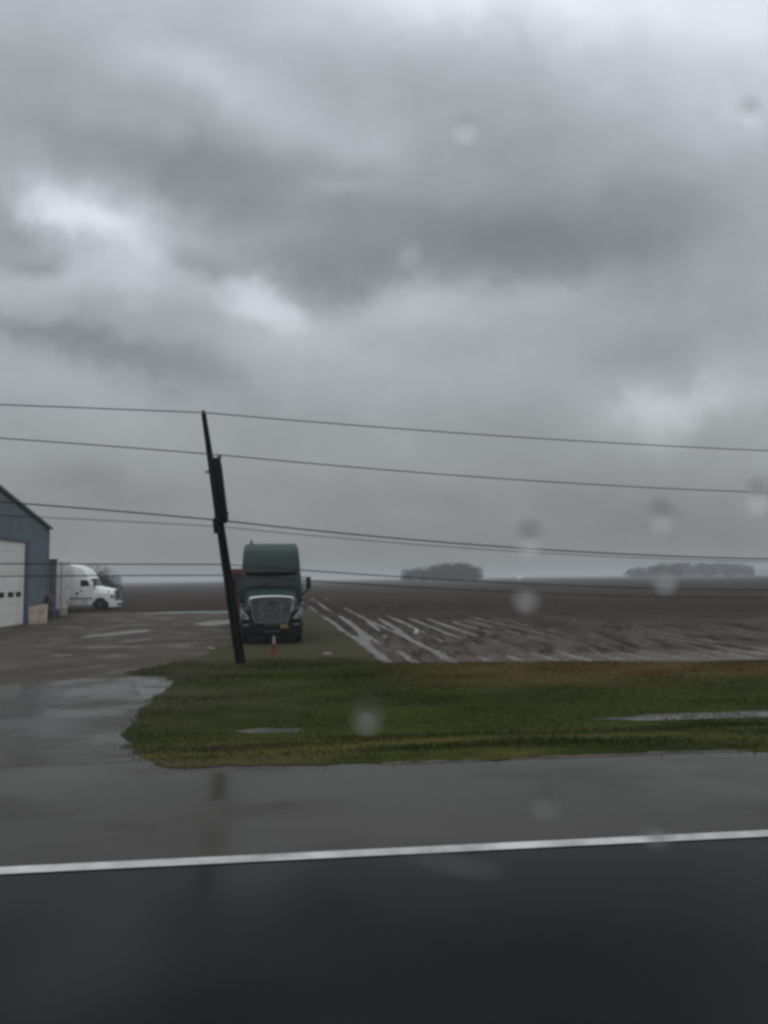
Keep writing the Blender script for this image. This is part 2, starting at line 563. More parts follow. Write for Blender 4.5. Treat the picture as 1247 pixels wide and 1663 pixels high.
def jag(pts, step, amp, scale, seed=0.0, closed=True):
    """subdivide a (u, v) outline and roughen it"""
    out = []
    k = len(pts)
    for i in range(k if closed else k - 1):
        a, b_ = Vector(pts[i]), Vector(pts[(i + 1) % k])
        nn = max(1, int((b_ - a).length / step))
        for j in range(nn):
            p = a.lerp(b_, j / nn)
            d = noise.noise_vector(Vector((p.x * scale, p.y * scale, seed)))
            out.append((p.x + d.x * amp, p.y + d.y * amp))
    if not closed:
        out.append(tuple(pts[-1]))
    return out


def sheet(name, pts, material, dz=0.0, kind='structure', flat=None):
    """a sheet with the outline pts (u, v), following the terrain"""
    bm = bmesh.new()
    vs = [bm.verts.new((p[0], p[1], 0)) for p in pts]
    tris = tessellate_polygon([[Vector((p[0], p[1], 0)) for p in pts]])
    for t in tris:
        try:
            bm.faces.new([vs[i] for i in t])
        except ValueError:
            pass
    lo, hi = min(p[1] for p in pts), max(p[1] for p in pts)
    for kv, _ in KNOTS:
        if lo < kv < hi:
            bmesh.ops.bisect_plane(bm, geom=bm.verts[:] + bm.edges[:] + bm.faces[:], plane_co=(0, kv, 0), plane_no=(0, 1, 0))
    for v_ in bm.verts:
        p = uv(v_.co.x, v_.co.y)
        v_.co = (p.x, p.y, (p.z if flat is None else flat) + dz)
    bmesh.ops.recalc_face_normals(bm, faces=bm.faces)
    for f_ in bm.faces:
        if f_.normal.z < 0:
            f_.normal_flip()
    me = bpy.data.meshes.new(name)
    bm.to_mesh(me)
    bm.free()
    me.materials.append(material)
    o = bpy.data.objects.new(name, me)
    COL.objects.link(o)
    o['kind'] = kind
    return o


# ------------------------------------------------------------------ ground, road, verge
line_u, LINE_V = ground(623, 1384)
lw = .070
sheet('ground', [(-5000, -400), (5000, -400), (5000, 5600), (-5000, 5600)], M['soil'], dz=-.12)
sheet('road', [(-400, -6.5), (400, -6.5), (400, LINE_V - .02), (-400, LINE_V - .02)], M['asphalt'], dz=-.004)
edge_v = 8.85
rim_r = [ground(px, py) for px, py in [(1247, 1218), (1000, 1224), (800, 1231), (600, 1238), (420, 1243), (330, 1247)]]
print('LINE_V', LINE_V, 'rim', rim_r)
sheet('shoulder', [(-400, LINE_V - .02), (400, LINE_V - .02), (400, 9.3), (-400, 9.3)], M['shoulder'], dz=-.004)
strip = [(-60 + i * 1.5, LINE_V - lw + .012 * noise.noise(Vector((i * .7, 3, 0)))) for i in range(121)]
strip += [(u_, LINE_V + lw + .012 * noise.noise(Vector((u_ * .7, 9, 0)))) for u_, _ in strip[::-1]]
sheet('edge_line', strip, M['line'], dz=.003)

left_rim = [ground(px, py) for px, py in [(285, 1249), (250, 1243), (218, 1217), (204, 1190), (224, 1157), (262, 1128), (288, 1106),
                                            (258, 1100), (222, 1097), (205, 1092), (262, 1082), (325, 1066), (352, 1050), (400, 1041),
                                            (455, 1038), (484, 1020), (489, 990), (500, 984), (545, 1018), (590, 1052), (625, 1076)]]
top_rim = [ground(px, py) for px, py in [(700, 1077), (850, 1074), (1050, 1074), (1247, 1074)]]
print('left_rim', [tuple(round(a, 2) for a in p) for p in left_rim], top_rim)
verge_out = rim_r[::-1][:-1] + [rim_r[0]]
outline = [(150, 9.0)] + rim_r + left_rim + top_rim + [(40, top_rim[-1][1]), (150, top_rim[-1][1])]
outline = jag(outline, .3, .16, 1.1)
verge = sheet('grass_verge', jag(outline, .09, .10, 5.0, 3.0), M['turf'], dz=.004)

yard_out = [(-90 + i_ * 1.5, 9.05 + .18 * noise.noise(Vector((i_ * .9, 4, 4)))) for i_ in range(58)] + [(rim_r[-1][0] + 2, 9.1), (0, 12), (1.5, 16), (1.5, 22), (-.9, 24), (-1.1, 62), (-90, 62)]
sheet('yard', yard_out, M['yard'], dz=-.006)


drive_top = [ground(px, py) for px, py in [(330, 1096), (200, 1099), (130, 1102), (60, 1109), (0, 1112), (-120, 1116), (-400, 1122)]]
drive_out = [(drive_top[-1][0], 9.04)] + [(-16 + i_ * 1.2, 9.04 + .12 * noise.noise(Vector((i_ * .9, 6, 4)))) for i_ in range(13)] + jag(drive_top, .3, .14, 1.4, 2.0, closed=False)
sheet('driveway', drive_out, M['drive'], dz=-.002)


def inside(u, v, poly):
    r = False
    j = len(poly) - 1
    for i in range(len(poly)):
        (xi, yi), (xj, yj) = poly[i], poly[j]
        if (yi > v) != (yj > v) and u < (xj - xi) * (v - yi) / (yj - yi) + xi:
            r = not r
        j = i
    return r


def puddle(name, pix, amp=.15, dz=.001, flat=None):
    pts = [ground(*p) for p in pix]
    return sheet(name, jag(pts, .25, amp, 1.6, seed=len(pix) * 3.1), M['water'], dz=dz, flat=flat)


puddle('puddle', [(185, 1104), (215, 1099), (255, 1099), (289, 1102), (276, 1116), (255, 1130), (235, 1138), (226, 1124), (205, 1112)], .1)
puddle('puddle', [(120, 1036), (190, 1026), (245, 1022), (240, 1026), (170, 1034)], .2)
puddle('puddle', [(215, 997), (300, 992), (375, 992), (372, 995), (300, 996)], .3)
puddle('puddle', [(310, 1013), (350, 1008), (385, 1006), (384, 1011), (340, 1017)], .2)
puddle('puddle', [(50, 1068), (95, 1062), (120, 1064), (80, 1070)], .2)
# standing water in the ditch
du = ground(960, 1172)[0]
sheet('ditch_water', jag([(du, 13.3), (du + 1.5, 12.9), (du + 5, 12.2), (60, 12.2), (60, 14.3), (du + 4, 14.3), (du + 1, 13.5)], .3, .12, 1.3), M['water'], flat=-.5065)
du = ground(388, 1170)[0]
sheet('ditch_water', jag([(du, 13.3), (du + .4, 12.95), (du + 1.0, 12.98), (du + 1.1, 13.3), (du + .5, 13.5)], .15, .07, 2.3, 4), M['water'], flat=-.507)
# the crumbling gravel rim between asphalt and grass
gr_pts = [(u_ * .8, 8.45 + .16 * noise.noise(Vector((u_ * .5, 2, 2)))) for u_ in range(1, 100)]
gr_pts += [(u_ * .8, 8.98 + .2 * noise.noise(Vector((u_ * .4, 7, 1)))) for u_ in range(99, 0, -1)]
sheet('gravel_strip', gr_pts, M['gravel'], dz=0.0)

# ------------------------------------------------------------------ ploughed field with furrows, and the rain standing in it
FIELD_V0 = 20.6
tr = [((495, 980), (612, 1060), (638, 1078), 1.0), ((505, 971), (612, 1040), (672, 1073), .9), ((520, 968), (645, 1028), (715, 1062), .8)]
tracks = []
for a, b_, c_, s_ in tr:
    tracks.append(([ground(*a), ground(*b_), ground(*c_)], s_))
print('tracks', tracks)


def tpoly(t, v):
    (ua, va), (ub, vb), (uc, vc) = sorted(t, key=lambda q_: q_[1])
    if v < vb:
        return ua + (ub - ua) * (v - va) / (vb - va)
    return ub + (uc - ub) * (v - vb) / (vc - vb)


def fz(u, v):
    fade = max(0, min(1, (110 - v) / 60))
    h = .046 * math.cos(2 * math.pi * (u + .12 * noise.noise(Vector((u * .2, v * .08, 3)))) / .95) * fade
    h += .050 * noise.noise(Vector((u * .30, v * .06, 1))) + .024 * noise.noise(Vector((u * .8, v * .14, 5)))
    h += .020 * noise.noise(Vector((u * 1.9, v * .35, 9))) * fade
    h += .018 * noise.noise(Vector((u * 4.4, v * 1.6, 2))) * fade
    # a wet low band along the verge, drier away from it
    e = max(0.0, min(1.0, (v - 26.0) / 40.0))
    h += -.004 + .056 * e - .030 * math.exp(-((v - 22.6) / 1.5) ** 2) * max(0.0, min(1.0, (u - 2.4) / 3))
    for t, s_ in tracks:
        d = (u - tpoly(t, v) + .10 * noise.noise(Vector((v * .5, s_, 3)))) / (.15 + .04 * noise.noise(Vector((v * .8, s_, 8))))
        if abs(d) < 3 and v < 110:
            h -= .115 * s_ * math.exp(-d * d)
    k = max(0, min(1, (v - FIELD_V0) / 1.2))
    return -.4 + h * k


def grid(name, us, vs_, fn, material, kind='structure'):
    V, Fc = [], []
    for v_ in vs_:
        for u_ in us:
            p = T * u_ + N * v_
            V.append((p.x, p.y, fn(u_, v_)))
    k = len(us)
    for j in range(len(vs_) - 1):
        for i in range(k - 1):
            Fc.append((j * k + i, j * k + i + 1, (j + 1) * k + i + 1, (j + 1) * k + i))
    me = bpy.data.meshes.new(name)
    me.from_pydata(V, [], Fc)
    me.materials.append(material)
    me.shade_smooth()
    o = bpy.data.objects.new(name, me)
    COL.objects.link(o)
    o['kind'] = kind
    return o


us = []
u_ = -90.0
while u_ < 300:
    us.append(u_)
    u_ += .11 if -2 < u_ < 28 else (.35 if -12 < u_ < 60 else 4.0)
vs_ = []
v_ = FIELD_V0
while v_ < 900:
    vs_.append(v_)
    v_ += .24 if v_ < 45 else (.8 if v_ < 95 else (6 if v_ < 200 else 60))


def fz2(u, v):
    if (u < -1.5 and v < 62) or (v < 64 and u < 30 and inside(u, v, outline)):
        return -.47          # the yard lies here
    return fz(u, v)


grid('field', us, vs_, fz2, M['field'])
sheet('field_water', [(-1.3, FIELD_V0 + .1), (120, FIELD_V0 + .1), (120, 100), (-1.3, 100)], M['water'], dz=0, flat=-.4 - .036)

# ------------------------------------------------------------------ grass blades
GV, GF = [], []


def blades(count, u0, u1, v0, v1, hmin, hmax, wid):
    for _ in range(count):
        u, v = random.uniform(u0, u1), random.uniform(v0, v1)
        if not inside(u + random.gauss(0, .10), v + random.gauss(0, .16), outline):
            continue
        cl = noise.noise(Vector((u * .55, v * .9, 4)))
        if random.random() < .25 - cl * .5:
            continue
        p = uv(u, v)
        h = random.uniform(hmin, hmax) * (1 + .9 * cl)
        if v > 18:
            h *= 1.5
        a = random.uniform(0, math.tau)
        dx_, dy_ = math.cos(a) * wid, math.sin(a) * wid
        lx, ly = random.gauss(0, .8) * h, random.gauss(0, .5) * h
        o = len(GV)
        GV.extend([(p.x - dx_, p.y - dy_, p.z), (p.x + dx_, p.y + dy_, p.z),
                   (p.x + lx * .45 + dx_ * .7, p.y + ly * .45 + dy_ * .7, p.z + h * .6), (p.x + lx * .45 - dx_ * .7, p.y + ly * .45 - dy_ * .7, p.z + h * .6),
                   (p.x + lx, p.y + ly, p.z + h)])
        GF.extend([(o, o + 1, o + 2, o + 3), (o + 3, o + 2, o + 4)])


blades(120000, -9, 13, 8.4, 23.5, .02, .055, .0055)
blades(16000, 13, 40, 8.6, 23, .03, .08, .010)
me = bpy.data.meshes.new('grass')
me.from_pydata(GV, [], GF)
me.materials.append(M['blade'])
go = bpy.data.objects.new('grass', me)
COL.objects.link(go)
tag(go, 'short wet green grass covering the roadside verge and ditch', 'grass', kind='stuff')


# ------------------------------------------------------------------ semi truck tractor
def half_w(z):
    return 1.20 if z < 1.9 else 1.20 - .085 * (z - 1.9) / 2.07


def make_truck(name, label, paint, bumper_mat, loc, rz, stripe=False, beacon=False):
    t = thing(name, label, 'truck', loc, rz)
    prof = [(1.78, 1.02), (1.74, 2.08), (2.22, 2.74), (2.30, 2.98), (2.46, 3.26), (2.72, 3.52), (3.1, 3.73), (3.6, 3.87), (4.3, 3.94), (5.9, 3.96), (5.9, 1.02)]
    cab = MB().prism([(-half_w(z), y, z) for y, z in prof], [(half_w(z), y, z) for y, z in prof]).build('cab', paint, t, bevel=.15, seg=4, limit=55)
    # roof fairing lip and recess
    MB().loft([[(x * .97, y - .03, z + .02), (x * .97, y + .03, z - .02), (x * .97, y + .09, z + .05), (x * .97, y + .03, z + .09)] for x, y, z in
               [(-.86, 2.66, 3.02), (-.6, 2.46, 2.97), (0, 2.38, 2.95), (.6, 2.46, 2.97), (.86, 2.66, 3.02)]]).build('roof_lip', paint, t)
    # hood: rounded sections from the grille back to the windscreen
    loops = []
    for y, zt, hw in [(.24, 1.66, .74), (.32, 1.73, .79), (.6, 1.80, .83), (.95, 1.88, .88), (1.35, 1.97, .94), (1.84, 2.08, 1.04)]:
        half = [(hw + .08, .78), (hw + .05, zt - .45), (hw, zt - .20), (hw * .90, zt - .07), (hw * .72, zt - .015), (hw * .4, zt + .02)]
        loops.append([(-x, y, z) for x, z in half] + [(0, y, zt + .03)] + [(x, y, z) for x, z in half[::-1]])
    MB().loft(loops).build('hood', paint, t, smooth=50)
    for sgn in (-1, 1):
        arch = [(1.32 + .60 * math.cos(R(a)), .50 + .60 * math.sin(R(a))) for a in range(8, 173, 12)]
        fp = [(.40, .74), (.26, .84), (.22, 1.02), (.28, 1.28), (.5, 1.40), (.9, 1.46), (1.8, 1.52), (1.98, 1.5), (1.98, .56)] + arch + [(.62, .74)]

        def fx(y):
            return 1.19 - max(0, .62 - y) * .32
        MB().prism([(sgn * .80, y, z) for y, z in fp], [(sgn * fx(y), y, z) for y, z in fp]).build('fender', paint, t, bevel=.05, seg=3, limit=50)
        hl = [(.80, .16, .92), (.84, .16, 1.02), (.98, .19, 1.18), (1.09, .24, 1.34), (1.15, .31, 1.36), (1.15, .30, 1.04), (1.06, .22, .93)]
        MB().prism([(sgn * x, y, z) for x, y, z in hl], [(sgn * x, y + .2, z) for x, y, z in hl]).build('headlight', M['lens'], t, bevel=.02)
        # front wheel
        def wheel(cx, cy, wd, dual=False):
            r_ = .52
            ty = MB().lathe_x([(-wd, r_ * .62), (-wd, r_ * .93), (-wd * .8, r_), (wd * .8, r_), (wd, r_ * .93), (wd, r_ * .62)], cx, cy, r_).build('wheel', M['rubber'], t)
            s2 = 1 if cx > 0 else -1
            rim = MB().lathe_x([(0, .30), (s2 * (wd * .9), .31), (s2 * (wd * .95), .27), (s2 * (wd * .45), .22), (s2 * (wd * .45), .12), (s2 * (wd * (1.25 if not dual else .9)), .10), (s2 * (wd * (1.3 if not dual else .95)), .02)], cx, cy, r_, 24)
            rim.build('rim', M['dull_chrome'], ty)
        wheel(sgn * 1.02, 1.32, .14)
        for wy in (6.35, 7.65):
            wheel(sgn * .93, wy, .27, True)
        # doors, glass, steps
        def plate_on_side(name_, pts, mt, off, parent, th=.02):
            return MB().prism([(sgn * (half_w(z) + off - th), y, z) for y, z in pts], [(sgn * (half_w(z) + off), y, z) for y, z in pts]).build(name_, mt, parent, bevel=.006, seg=2)
        door = plate_on_side('door', [(2.02, 1.08), (2.02, 2.0), (2.30, 2.62), (3.02, 2.66), (3.02, 1.08)], paint, .012, t)
        plate_on_side('door_window', [(2.16, 2.06), (2.36, 2.52), (2.94, 2.58), (2.94, 2.02)], M['glass'], .018, door)
        plate_on_side('handle', [(2.78, 1.62), (2.78, 1.72), (2.94, 1.72), (2.94, 1.62)], M['black_plastic'], .03, door)
        plate_on_side('sleeper_vent', [(3.1, 1.35), (3.1, 1.55), (3.3, 1.55), (3.3, 1.35)], M['black_plastic'], .014, t)
        plate_on_side('side_skirt', [(2.0, .48), (2.0, .98), (5.7, .98), (5.7, .48)], paint, -.02, t, .05)
        plate_on_side('skirt_gap', [(2.0, .985), (2.0, 1.06), (5.6, 1.06), (5.6, .985)], M['black_plastic'], -.01, t, .05)
        for sz in (.62, .84):
            MB().box(min(sgn * 1.15, sgn * 1.21), max(sgn * 1.15, sgn * 1.21), 2.3, 2.85, sz, sz + .05).build('step', M['dull_chrome'], t)
        tank = MB().lathe_z([(0, .1), (.03, .3), (1.35, .3), (1.38, .1)], 0, 0, 0, 20).build('fuel_tank', M['dull_chrome'], t)
        tank.location = (sgn * .82, 4.9, .72)
        tank.rotation_euler = (R(90), 0, 0)
        # mirrors on arms
        arm = MB().tube([(sgn * 1.10, 1.86, 1.74), (sgn * 1.30, 1.74, 1.86), (sgn * 1.44, 1.70, 2.0), (sgn * 1.46, 1.70, 2.06)], .032)
        MB().tube([(sgn * 1.12, 2.2, 2.5), (sgn * 1.46, 1.74, 2.44)], .02).build('mirror_stay', M['black_plastic'], t)
        mirror = arm.build('mirror_arm', M['black_plastic'], t)
        MB().box(min(sgn * 1.37, sgn * 1.55), max(sgn * 1.37, sgn * 1.55), 1.62, 1.78, 2.02, 2.50).build('mirror', M['black_plastic'], mirror, bevel=.05)
        # hood-side air vent and little hood mirror
        MB().box(min(sgn * .83, sgn * .90), max(sgn * .83, sgn * .90), 1.42, 1.66, 1.58, 1.72).build('hood_vent', M['black_plastic'], t, bevel=.02)
        hm = MB().tube([(sgn * .95, .7, 1.42), (sgn * 1.08, .66, 1.55)], .015)
        hm.box(min(sgn * 1.02, sgn * 1.16), max(sgn * 1.02, sgn * 1.16), .6, .68, 1.52, 1.66)
        hm.build('hood_mirror', M['black_plastic'], t)
    # windscreen in two panes with a centre post
    ws0, ws1 = (1.715, 2.13), (2.185, 2.70)
    loops = []
    for x in (-1.02, -.8, -.4, 0, .4, .8, 1.02):
        off = .05 * (1 - (x / 1.05) ** 2) - .012
        wx = .96
        loops.append([(x, ws0[0] - off, ws0[1]), (x * wx, ws1[0] - off, ws1[1]), (x * wx, ws1[0] + .08, ws1[1]), (x, ws0[0] + .08, ws0[1])])
    wsh = MB().loft(loops).build('windscreen', M['glass'], t)
    MB().prism([(-.02, ws0[0] - .05, ws0[1]), (-.02, ws1[0] - .05, ws1[1]), (-.02, ws1[0], ws1[1]), (-.02, ws0[0], ws0[1])],
               [(.02, ws0[0] - .05, ws0[1]), (.02, ws1[0] - .05, ws1[1]), (.02, ws1[0], ws1[1]), (.02, ws0[0], ws0[1])]).build('centre_post', M['black_plastic'], wsh)
    for x in (-.5, .5):
        MB().tube([(x, 1.64, 2.13), (x + .25, 1.70, 2.24), (x + .42, 1.73, 2.26)], .014, 6).build('wiper', M['black_plastic'], wsh)
    vis = [(2.24, 2.73), (1.98, 2.66), (1.96, 2.70), (2.02, 2.78), (2.34, 2.90)]
    MB().loft([[(x, y + .12 * (x / 1.0) ** 2, z) for y, z in vis] for x in (-1.04, -.8, -.4, 0, .4, .8, 1.04)]).build('sun_visor', paint if not beacon else M['black_plastic'], t, smooth=50)
    # grille
    def gring(s, y):
        pts = [(-.60, .80), (-.70, .98), (-.77, 1.40), (-.79, 1.62), (-.73, 1.69), (-.4, 1.725), (0, 1.735), (.4, 1.725), (.73, 1.69), (.79, 1.62), (.77, 1.40), (.70, .98), (.60, .80)]
        return [(x * s, y, 1.26 + (z - 1.26) * s) for x, z in pts]
    gr = MB().prism(gring(.95, .20), gring(.95, .34)).build('grille', M['grille_dark'], t)
    fr_ = MB()
    o1, i1, o2, i2 = gring(1.0, .15), gring(.94, .15), gring(1.0, .30), gring(.94, .30)
    k = len(o1)
    fr_.add(o1 + i1 + o2 + i2, [f for i in range(k) for j in [(i + 1) % k] for f in
            [(i, j, k + j, k + i), (i, 2 * k + i, 2 * k + j, j), (k + i, k + j, 3 * k + j, 3 * k + i), (2 * k + i, 3 * k + i, 3 * k + j, 2 * k + j)]])
    fr_.build('grille_surround', M['dull_chrome'], gr, bevel=.012, seg=2)
    MB().tube([(x, .15, z) for x, z in [(-.80, 1.45), (-.815, 1.60), (-.80, 1.68), (-.73, 1.725), (-.4, 1.76), (0, 1.77), (.4, 1.76), (.73, 1.725), (.80, 1.68), (.815, 1.60), (.80, 1.45), (.77, 1.2)]], .036, 10).build('grille_top_glint', M['chrome'], gr)  # the surround's lit top edge, built in as brighter chrome than its sides
    for i in range(8):
        z = .90 + i * .098
        hw = .56 + .15 * min(1, (z - .8) / .5)
        MB().box(-hw, hw, .165, .20, z - .022, z + .022).build('grille_bar', M['grille_dark'], gr, bevel=.008, seg=2)
    for x in (-.36, .36):
        MB().box(x - .012, x + .012, .158, .163, .86, 1.64).build('grille_reflection_bar', M['dull_chrome'], gr)  # added bright uprights imitating vertical reflections on the grille
    bd = MB().lathe_z([(0, .10), (.02, .10), (.03, .07)], 0, 0, 0, 20).build('badge', M['badge'], gr)
    bd.location = (0, .16, 1.56)
    bd.rotation_euler = (R(90), 0, 0)
    bd.scale = (1.3, .7, 1)
    # bumper with intake, chrome strip, fog lamps, plate
    plan = [(-1.17, .62), (-1.17, .34), (-1.06, .14), (-.72, .04), (-.3, 0), (.3, 0), (.72, .04), (1.06, .14), (1.17, .34), (1.17, .62)]
    bp_ = MB().prism([(x * .98, y + .03, .28) for x, y in plan], [(x, y, .80) for x, y in plan]).build('bumper', bumper_mat, t, bevel=.04)
    MB().prism([(x * .62, y - .012, .735) for x, y in plan[3:7]] + [(.4, .08, .735), (-.4, .08, .735)], [(x * .62, y - .012, .755) for x, y in plan[3:7]] + [(.4, .08, .755), (-.4, .08, .755)]).build('bumper_trim', M['dull_chrome'], bp_)
    MB().box(-.62, .62, -.008, .06, .40, .58).build('air_intake', M['black_plastic'], bp_, bevel=.02)
    MB().box(-.30, .30, -.014, .06, .485, .50).build('bumper_trim', M['dull_chrome'], bp_)
    for sgn in (-1, 1):
        MB().box(sgn * .93 - .1, sgn * .93 + .1, .06, .12, .70, .745).build('fog_lamp', M['dull_chrome'], bp_, bevel=.012)
    if beacon:
        MB().box(.32, .62, -.03, -.012, .60, .75).build('licence_plate', M['plate'], bp_)
    MB().tube([(-.82, 4.0, 3.9), (-.82, 4.0, 4.02), (-.82, 4.0, 4.08)], [.05, .045, .02]).build('roof_antenna', M['black_plastic'], t)
    # chassis
    ch = MB()
    for sgn in (-1, 1):
        ch.box(sgn * .42 - .05, sgn * .42 + .05, .5, 8.3, .62, .92)
    ch.box(-.9, .9, 1.25, 1.39, .42, .56)
    ch.box(-.8, .8, 6.28, 6.42, .45, .6)
    ch.box(-.8, .8, 7.58, 7.72, .45, .6)
    ch.box(-.78, .78, .7, 5.8, .55, 1.0)
    ch.build('chassis', M['black_plastic'], t)
    MB().prism([(-.5, 6.3, .93), (.5, 6.3, .93), (.5, 7.6, .93), (.15, 7.7, .93), (0, 7.1, .93), (-.15, 7.7, .93), (-.5, 7.6, .93)],
               [(-.5, 6.3, 1.1), (.5, 6.3, 1.1), (.5, 7.6, 1.05), (.15, 7.7, 1.05), (0, 7.1, 1.08), (-.15, 7.7, 1.05), (-.5, 7.6, 1.05)]).build('fifth_wheel', M['black_plastic'], t)
    for sgn in (-1, 1):
        MB().box(sgn * .93 - .3, sgn * .93 + .3, 8.25, 8.27, .3, .98).build('mud_flap', M['black_plastic'], t)
    return t


def place(px, dist, z=-.4):
    """ground point below a photo column, at a distance along the view"""
    d = ray(px, 940)
    p = Vector((d.x / d.y * dist, dist, z))
    return p


gt = place(441, 28.8)
make_truck('semi_truck', 'dark green sleeper cab semi truck parked facing the road behind the leaning pole', M['green_paint'], M['black_plastic'], gt, R(8.6), beacon=True)
wt_ = place(196, 66)
make_truck('semi_truck', 'white sleeper cab semi truck seen side on beyond the blue building', M['white_paint'], M['white_paint'], wt_, R(93))


# ------------------------------------------------------------------ red trailer half hidden behind the green truck
def make_red_trailer():
    p = place(381, 37.5)
    t = thing('box_trailer', 'faded red trailer with white top edge, mostly hidden behind the green truck', 'trailer', p, R(11.0))
    MB().box(-.16, 1.5, 0, 5.0, .75, 2.77).build('trailer_body', M['dull_red'], t, bevel=.03)
    MB().box(-.18, 1.52, -.02, 5.02, 2.773, 2.93).build('red_band', M['red_paint'], t, bevel=.02)
    MB().box(-.18, 1.52, -.02, 5.02, 2.933, 3.2).build('top_rail', M['far_white'], t, bevel=.02)
    MB().box(0, 1.3, 2.1, 2.25, .42, .6).build('axle', M['black_plastic'], t)
    MB().box(.1, 1.2, .3, 4.7, .62, .745).build('chassis', M['black_plastic'], t)
    for x in (-.06, 1.4):
        w_ = MB().lathe_x([(-.12, .25), (-.12, .4), (-.09, .44), (.09, .44), (.12, .4), (.12, .25)], x, 2.17, .44).build('wheel', M['rubber'], t)
        MB().lathe_x([(-.11, .24), (.11, .24)], x, 2.17, .44).build('rim', M['dull_chrome'], w_)


make_red_trailer()


# ------------------------------------------------------------------ the blue-grey metal building
def make_building():
    # the gable wall with the big door runs away from the road, its outer face looking along +x
    VPX = 558
    dirw = ray(VPX, 940)
    D = Vector((dirw.x, dirw.y, 0)).normalized()            # away from the camera
    O = Vector((D.y, -D.x, 0))                              # outwards, to the right
    P0 = gpoint(0, 1019)
    def along(px):                                           # distance along the wall where a photo column meets it
        d = ray(px, 940)
        d = Vector((d.x, d.y))
        den = D.x * d.y - D.y * d.x
        return -(P0.x * d.y - P0.y * d.x) / den
    def height(px, py):
        s = along(px)
        p = P0 + D * s
        d = ray(px, py)
        return CAM_H + d.z / d.y * p.y + .4
    s_c = along(78)
    eave = height(78, 857)
    h0 = height(0, 797)
    slope = (h0 - eave) / (s_c - 0)
    s_d = along(41)
    door_h = height(41, 881)
    print('building s_c', s_c, 'eave', eave, 'h0', h0, 'slope', slope, 's_d', s_d, 'door_h', door_h)
    wid = 15.0
    s_n = s_c - wid
    s_r = s_c - wid / 2
    ridge = eave + slope * wid / 2
    rz = math.atan2(D.y, D.x)
    t = thing('metal_building', 'blue grey sheet metal workshop with a big white roll up door', 'building', (P0.x, P0.y, -.4), rz)
    # local axes: x along the wall away from the camera, -y outwards (to the right), z up
    d0, d1 = s_d - 5.2, s_d
    L = 24.0
    # gable wall in corrugated sheet, built as ribs; the doorway is left open
    def top(s):
        return eave + slope * (wid / 2 - abs(s - s_r))
    wall = MB()
    s = s_n
    pitch = .3
    while s < s_c - 1e-6:
        e = min(s + pitch, s_c)
        zb = 0.0
        m1, m2 = s + pitch * .3, s + pitch * .5
        pts = [(s, 0), (min(m1, e), 0), (min(s + pitch * .4, e), .028), (min(s + pitch * .6, e), .028), (min(s + pitch * .7, e), 0), (e, 0)]
        for (a, ya), (b_, yb) in zip(pts, pts[1:]):
            if b_ - a < 1e-5:
                continue
            mid = (a + b_) / 2
            z0 = door_h + .18 if d0 - .2 < mid < d1 + .18 else 0
            wall.add([(a, -ya, z0), (b_, -yb, z0), (b_, -yb, top(b_)), (a, -ya, top(a))], [(0, 1, 2, 3)])
        s = e
    # back-up wall behind the ribs and the other three walls
    wall.prism([(s_n, .02, 0), (d0 - .2, .02, 0), (d0 - .2, .02, door_h + .18), (d1 + .18, .02, door_h + .18), (d1 + .18, .02, 0), (s_c, .02, 0), (s_c, .02, eave), (s_r, .02, ridge), (s_n, .02, eave)],
               [(s_n, .2, 0), (d0 - .2, .2, 0), (d0 - .2, .2, door_h + .18), (d1 + .18, .2, door_h + .18), (d1 + .18, .2, 0), (s_c, .2, 0), (s_c, .2, eave), (s_r, .2, ridge), (s_n, .2, eave)])
    wall.box(s_c - .15, s_c, .2, L, 0, eave).box(s_n, s_n + .15, .2, L, 0, eave).box(s_n, s_c, L, L + .15, 0, eave)
    wall.build('wall', M['blue_metal'], t, smooth=0)
    rf = MB()
    for sa, sb in ((s_r, s_c + .18), (s_r, s_n - .18)):
        za, zb = ridge, ridge - slope * abs(sb - sa)
        rf.prism([(sa, -.16, za + .02), (sb, -.16, zb + .02), (sb, -.16, zb + .04), (sa, -.16, za + .04)],
                 [(sa, L + .3, za + .02), (sb, L + .3, zb + .02), (sb, L + .3, zb + .04), (sa, L + .3, za + .04)])
    rf.build('roof', M['roof_metal'], t)
    # rake trim, corner trim
    tm = MB()
    for sa, sb in ((s_r, s_c + .2), (s_r, s_n - .2)):
        za, zb = ridge, ridge - slope * abs(sb - sa)
        tm.prism([(sa, -.19, za - .10), (sb, -.19, zb - .10), (sb, -.19, zb + .05), (sa, -.19, za + .05)],
                 [(sa, -.163, za - .10), (sb, -.163, zb - .10), (sb, -.163, zb + .05), (sa, -.163, za + .05)])
    tm.build('rake_trim', M['roof_metal'], t)
    MB().box(s_c - .12, s_c + .03, -.06, .12, 0, eave - .02).build('corner_trim', M['blue_metal'], t)
    MB().box(s_c + .2, s_c + .32, -.1, L, eave - .08, eave + .06).build('gutter', M['roof_metal'], t)
    fr_ = MB().box(d1, d1 + .45, -.07, .1, 0, door_h).box(d0 - .3, d0, -.07, .1, 0, door_h).box(d0 - .3, d1 + .45, -.07, .1, door_h, door_h + .24)
    fr_.build('door_frame', M['blue_trim'], t)
    dr = MB()
    for i in range(8):
        dr.box(d0, d1, .03, .10, i * door_h / 8 + .008, (i + 1) * door_h / 8 - .008)
    dr.box(d0, d1, .06, .12, 0, door_h)
    door = dr.build('roll_up_door', M['door_white'], t, bevel=.006, seg=2)
    hw = height(20, 966) if False else CAM_H + ray(20, 966).z / ray(20, 966).y * (P0 + D * along(20)).y + .4
    k = 0
    for pxa, pxb in ((0, 9), (15, 24), (28, 36)):
        a, b_ = along(pxa), along(pxb)
        MB().box(a, b_, .012, .05, hw - .14, hw + .16).build('door_window', M['glass'], door, bevel=.02)
    # narrow lean-to behind the corner
    a0, a1 = s_c + .35, s_c + 3.0
